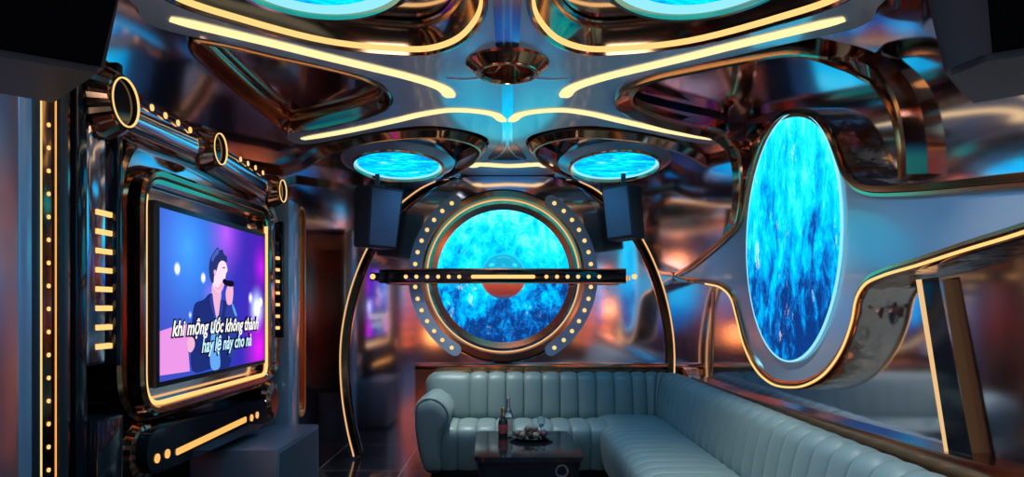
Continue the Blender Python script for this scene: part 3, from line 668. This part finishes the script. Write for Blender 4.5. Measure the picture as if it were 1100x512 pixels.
# ================================================================ SPEAKERS
def hexa(b, bot, top, bev=.008):
    vb = [b.verts.new(v) for v in bot]; vt = [b.verts.new(v) for v in top]; n = len(bot)
    b.faces.new(vb[::-1]); b.faces.new(vt)
    for i in range(n): b.faces.new((vb[i], vb[(i+1) % n], vt[(i+1) % n], vt[i]))
    if bev: bmesh.ops.bevel(b, geom=b.edges[:], offset=bev, segments=2, affect='EDGES')
def rear_speaker(front, D, back_px, label):
    """front = TL,TR,BR,BL pixels; the body runs back from it"""
    t = thing('hanging_speaker', label, 'speaker', (back(*front[3], D)[0], D, back(*front[3], D)[1]), 'rear speakers')
    (tl, tr, br, bl) = [back(*p, D+dd) for p, dd in zip(front, (-.0, .0, .05, .05))]
    f = [Vector((tl[0], D-.04, tl[1])), Vector((tr[0], D-.04, tr[1])), Vector((br[0], D+.06, br[1])), Vector((bl[0], D+.06, bl[1]))]
    dv = Vector(back_px)
    def body(b): hexa(b, [f[3], f[2], f[2]+dv*.9, f[3]+dv*.9], [f[0], f[1], f[1]+dv, f[0]+dv], .01)
    P('cabinet', body, 'speaker_body', t)
    n_ = (f[1]-f[0]).cross(f[3]-f[0]).normalized();  n_ = n_ if n_.y < 0 else -n_
    c0 = sum(f, Vector())/4
    gq = [c0+(p-c0)*.90+n_*.002 for p in f]
    P('grille', lambda b: hexa(b, gq, [p+n_*.012 for p in gq], 0), 'speaker_grille', t, flat=True)
    a = (f[0]+f[1])/2+dv*.6
    P('bracket', lambda b: (box(b, a.x-.02, a.x+.02, a.y-.02, a.y+.02, a.z-.02, ZC-.04), box(b, a.x-.06, a.x+.06, a.y-.06, a.y+.06, a.z-.02, a.z+.02)), 'black_satin', t)
rear_speaker([(400, 199), (435, 204.5), (426, 268), (395, 265)], 6.3, (-.20, .22, .02), 'black speaker with wedge front hanging left of the round wall light')
rear_speaker([(645, 203), (673, 197), (680, 254), (652, 258)], 6.3, (.17, .20, .0), 'black speaker hanging right of the round wall light')
# near speakers
def near(base, up, gi, label, side_w):
    t = thing('hanging_speaker', label, 'speaker', base[0], 'near speakers')
    bs = [Vector(p) for p in base]; tp = [Vector(p)+Vector(u) for p, u in zip(base, up)]
    P('cabinet', lambda b: hexa(b, bs, tp, .012), 'speaker_body', t)
    i, j = gi; f = [bs[i], bs[j], tp[j], tp[i]]; c0 = sum(f, Vector())/4; cc = sum(bs+tp, Vector())/(2*len(bs))
    n_ = (f[1]-f[0]).cross(f[3]-f[0]).normalized(); n_ = n_ if n_.dot(c0-cc) > 0 else -n_
    gq = [f[0]+(f[1]-f[0])*.03+(f[3]-f[0])*.02, f[1]-(f[1]-f[0])*.02+(f[2]-f[1])*.02, f[2], f[3]+(f[2]-f[3])*.03]
    P('grille', lambda b: hexa(b, [p+n_*.001 for p in gq], [p+n_*.014 for p in gq], 0), 'black_grille', t, flat=True)
    P('bracket', lambda b: box(b, cc.x-.03, cc.x+.03, cc.y-.03, cc.y+.03, tp[0].z-.02, ZC-.005), 'black_satin', t)
near([(-.877, 1.50, 2.05), (-1.175, 1.80, 2.07), (-1.50, 1.48, 2.07), (-1.30, 1.2, 2.05)], [(.12, 0, .55), (.0, 0, .55), (-.02, 0, .55), (.02, 0, .55)], (3, 0), 'large black speaker filling the top left corner of the photo', 0)
near([(.985, 1.42, 2.05), (.965, 1.52, 2.05), (1.165, 1.74, 2.05), (1.50, 1.42, 2.05), (1.35, 1.20, 2.05)], [(-.05, 0, .55), (-.13, 0, .55), (-.1, 0, .55), (.0, 0, .55), (.0, 0, .55)], (0, 4), 'large black speaker cut by the top right corner of the photo', 0)

# ================================================================ SOFA
sofa = thing('corner_sofa', 'long teal grey velvet corner sofa with channel tufting along the back and right walls', 'sofa', (.5, 5.5, 0))
def stations(length, bounds, per=10):
    """(s, depth factor 0..1 at the seam) along a channelled length"""
    out = []
    for a, b_ in zip(bounds[:-1], bounds[1:]):
        for k in range(per):
            t_ = .5-.5*math.cos(math.pi*k/per); out.append((a+(b_-a)*t_, abs(math.sin(math.pi*t_))**.32))
    out.append((bounds[-1], 0)); return out
def along(path, s):
    for a, b_ in zip(path[:-1], path[1:]):
        l = (b_-a).length
        if s <= l or b_ is path[-1]:
            t_ = (b_-a).normalized(); return a+t_*s, t_
        s -= l
def channelled(path, profile, bounds, depth, endround=0.0, prof_n=None, tfun=None, cap=True):
    """profile [(d inward, z)] -> swept with scalloped channels"""
    prof = smooth([Vector(p) for p in profile], False, 4); M = len(prof); nr = []
    for i in range(M):
        t_ = (prof[min(i+1, M-1)]-prof[max(i-1, 0)]).normalized(); nr.append(Vector((t_.y, -t_.x)))
    cen = sum(prof, Vector((0, 0)))/M
    for i in range(M):
        if nr[i].dot(prof[i]-cen) < 0: nr[i] = -nr[i]
    def fn(b):
        rings = []; Ltot = bounds[-1]
        for s, k in stations(0, bounds):
            p, t_ = along(path, s); 
            if tfun: t_ = tfun(s, t_)
            n_ = Vector((t_.y, -t_.x)); e = 1.
            if endround and s < endround: e = math.sqrt(max(1-(1-s/endround)**2, .0))
            ring = []
            for q, m_ in zip(prof, nr):
                qq = q-m_*depth*(1-k)
                qq = Vector((qq.x*(.35+.65*e), .42+(qq.y-.42)*(.72+.28*e))) if endround else qq
                ring.append(b.verts.new((p.x+n_.x*qq.x, p.y+n_.y*qq.x, qq.y)))
            rings.append(ring)
        skin(b, rings, False, True)
    return fn
# backrest: along the back wall, round the corner, along the right wall
arc = [Vector((1.42+.36*math.cos(R(a)), 6.68+.36*math.sin(R(a)))) for a in range(90, -1, -6)]
pth = [Vector((-.83, 7.04))]+arc+[Vector((1.78, 1.0))]
bp = [(.30, .42), (.315, .50), (.30, .62), (.27, .76), (.235, .85), (.17, .895), (.09, .89), (.02, .84), (.0, .7), (.0, .42)]
bl = [0, .46]; 
while bl[-1]+.178 < 2.25: bl.append(bl[-1]+.178)
arcl = .36*math.pi/2; base_s = 2.25
bl[-1] = 2.20
bl += [2.25+arcl*k/4 for k in range(1, 5)]
while bl[-1] < 2.25+arcl+5.5: bl.append(bl[-1]+.178)
def tf(s, t_):
    if 2.25 <= s <= 2.25+arcl: a = R(90)*(1-(s-2.25)/arcl); return Vector((math.sin(a), -math.cos(a)))
    return t_
P('backrest', channelled(pth, bp, bl, .032, endround=.12, tfun=tf), 'velvet', sofa, ang=80)
sp_ = [(.0, .40), (.03, .455), (.12, .478), (.35, .485), (.48, .475), (.555, .435), (.575, .36), (.57, .25), (.55, .14), (.53, .07)]
bs = [0, .17]; 
while bs[-1] < 1.5: bs.append(bs[-1]+.172)
P('seat', channelled([Vector((-.62, 6.76)), Vector((1.2, 6.76))], sp_, bs, .026), 'velvet', sofa, ang=80)
sp2 = [(-.04, .40), (.0, .46), (.15, .492), (.4, .498), (.58, .488), (.66, .445), (.685, .36), (.68, .25), (.66, .14), (.64, .07)]
bs = [0]
while bs[-1] < 5.6: bs.append(bs[-1]+.172)
P('seat', channelled([Vector((1.52, 6.80)), Vector((1.52, 1.1))], sp2, bs, .026), 'velvet', sofa, ang=80)
def armf(b):
    sec = smooth([(-.83, .60), (-.81, .69), (-.74, .745), (-.64, .745), (-.56, .69), (-.515, .60), (-.52, .52), (-.57, .44), (-.60, .34), (-.605, .2), (-.61, .06), (-.72, .06), (-.78, .2), (-.82, .4)], True, 4)
    cen = Vector((-.68, .45)); rings = []
    for y, k in ((6.08, .0), (6.075, .55), (6.085, .80), (6.10, .87), (6.105, .84), (6.115, .88), (6.14, .96), (6.19, 1.0), (6.4, 1.0), (6.6, .99), (6.8, .97), (6.98, .93)):
        ring = []
        for i, q in enumerate(sec):
            d = q-cen; a = math.atan2(d.y, d.x); f = 1.
            if y > 6.12 and d.y > .02: f = 1-.045*(1-abs(math.sin(a*5))**.5)
            if k == 0: qq = cen+d*.02
            else: qq = cen+d*k*f
            if k: qq.y = max(qq.y, .06)
            ring.append(b.verts.new((qq.x, y, qq.y)))
        rings.append(ring)
    skin(b, rings, False, True)
ao = P('armrest', armf, 'velvet', sofa, ang=80)
def pipe(b):
    sec = smooth([(-.83, .60), (-.81, .69), (-.74, .745), (-.64, .745), (-.56, .69), (-.515, .60), (-.52, .52), (-.57, .44), (-.60, .34), (-.605, .2), (-.61, .08)], False, 5); cen = Vector((-.68, .45))
    pts = [cen+(q-cen)*.93 for q in sec]; r = []
    for i, p in enumerate(pts):
        t_ = (pts[min(i+1, len(pts)-1)]-pts[max(i-1, 0)]).normalized(); n_ = Vector((-t_.y, t_.x))
        r.append([b.verts.new((p.x+n_.x*.008*math.cos(a), 6.112+.008*math.sin(a), p.y+n_.y*.008*math.cos(a))) for a in [k*math.pi/4 for k in range(8)]])
    skin(b, r, False, True)
P('piping', pipe, 'velvet', ao)
P('base', lambda b: (box(b, -.70, 1.2, 6.30, 6.95, 0, .10, .01), box(b, .95, 1.7, 1.15, 6.95, 0, .10, .01)), 'black_satin', sofa)

# ================================================================ TABLE
tb = thing('coffee_table', 'black coffee table with dark reflective top and rounded corners in front of the sofa', 'table', (.12, 5.3, 0))
tt = rounded([(-.23, 4.78), (.54, 4.78), (.50, 5.80), (-.26, 5.80)], .07, 8)
P('table_top', lambda b: plate(b, [tt], lambda u, v, w_: Vector((u, v, .5-w_)), 0, .035), 'black_gloss', tb)
def tbody(b):
    r = []
    for z, k in ((.465, .97), (.40, .93), (.2, .86), (.05, .80), (.0, .80)):
        r.append([b.verts.new((.12+(p.x-.12)*k, 5.3+(p.y-5.3)*k, z)) for p in tt])
    skin(b, r, False, True)
P('table_body', tbody, 'black_satin', tb)
P('pull_handle', lambda b: lathe(b, [(.001, .0), (.03, 0), (.045, .004), (.05, .02), (.046, .03), (.035, .03), (.03, .02)], (.38, 4.83, .40), 'Y', 24), 'chrome', tb)
ZT = .5
def bottle(x, y, h, neck, label, glass, lab_m):
    t = thing('bottle', label, 'bottle', (x, y, ZT), 'bottles on the table')
    r = .038
    P('glass', lambda b: lathe(b, [(.001, .0), (r*.9, 0), (r, .008), (r, h*.50), (r*.85, h*.58), (r*.42, h*.70), (r*.36, h*.86)], (x, y, ZT), n=28), glass, t)
    P('paper_label', lambda b: lathe(b, [(r+.001, h*.12), (r+.0015, h*.13), (r+.0015, h*.42), (r+.001, h*.43)], (x, y, ZT), n=28), lab_m, t)
    P('neck_foil', lambda b: lathe(b, [(r*.44, h*.70), (r*.40, h*.86), (r*.46, h*.87), (r*.46, h*.99), (r*.3, h), (.001, h)], (x, y, ZT), n=20), neck, t)
bottle(.008, 5.68, .30, 'silver_foil', 'taller bottle with silver white neck on the coffee table', 'clear_glass', 'cream_label')
bottle(-.035, 5.56, .235, 'gold_foil', 'shorter dark bottle with gold neck and red label beside the taller bottle', 'bottle_glass', 'red_label')
for i, (x, y, lab) in enumerate(((.275, 5.62, 'clear stemmed glass standing behind the fruit heap'), )):
    o = P('drinking_glass', lambda b: lathe(b, [(.001, 0), (.028, 0), (.03, .004), (.006, .012), (.005, .055), (.022, .075), (.032, .11), (.03, .15), (.028, .15), (.029, .11), (.018, .078), (.001, .068)], (x, y, ZT), n=28), 'clear_glass'); tag(o, lab, 'glass')
t = thing('fruit_tray', 'dark oval tray under the heap of snacks and fruit', 'tray', (.2, 5.46, ZT))
P('dish', lambda b: (lathe(b, [(.001, .012), (.12, .012), (.17, .022), (.172, .026), (.12, .004), (.10, .0), (.001, .0)], (.19, 5.46, ZT), n=36)), 'bottle_glass', t)
fm = ['brown_fruit', 'tan_fruit', 'plum_fruit', 'tan_fruit']
desc = ['brown round fruit', 'pale tan round fruit', 'dark plum coloured fruit', 'pale tan round fruit']
spots = [(.08, 5.46, 0), (.12, 5.40, 1), (.135, 5.50, 1), (.18, 5.44, 0), (.19, 5.52, 2), (.225, 5.39, 1), (.245, 5.47, 0), (.285, 5.43, 2), (.29, 5.51, 0), (.16, 5.45, 5), (.215, 5.45, 5)]
pos = ['at the left end of the tray', 'front left of the tray', 'behind on the left of the tray', 'in the middle of the tray', 'at the back of the tray', 'front right of the tray', 'right of the middle of the tray', 'at the right end of the tray', 'at the back right of the tray', 'on top of the heap, left one', 'on top of the heap, right one']
for i, (x, y, k) in enumerate(spots):
    z = ZT+.04 if k < 5 else ZT+.082
    def fr(b):
        r = bmesh.ops.create_uvsphere(b, u_segments=16, v_segments=10, radius=.028)
        for v in r['verts']:
            f = 1+.06*math.sin(v.co.x*160+i)+.05*math.sin(v.co.y*140); v.co = Vector((x+v.co.x*f, y+v.co.y*f, z+v.co.z*.88*f))
        lathe(b, [(.003, .0), (.002, .012), (.0002, .012)], (x, y, z+.022), n=6)
    o = P('fruit', fr, fm[k % 4]); tag(o, desc[k % 4]+' '+pos[i], 'fruit', 'fruit on the tray')

for o in bpy.data.objects:
    if '_w' in o: del o['_w']
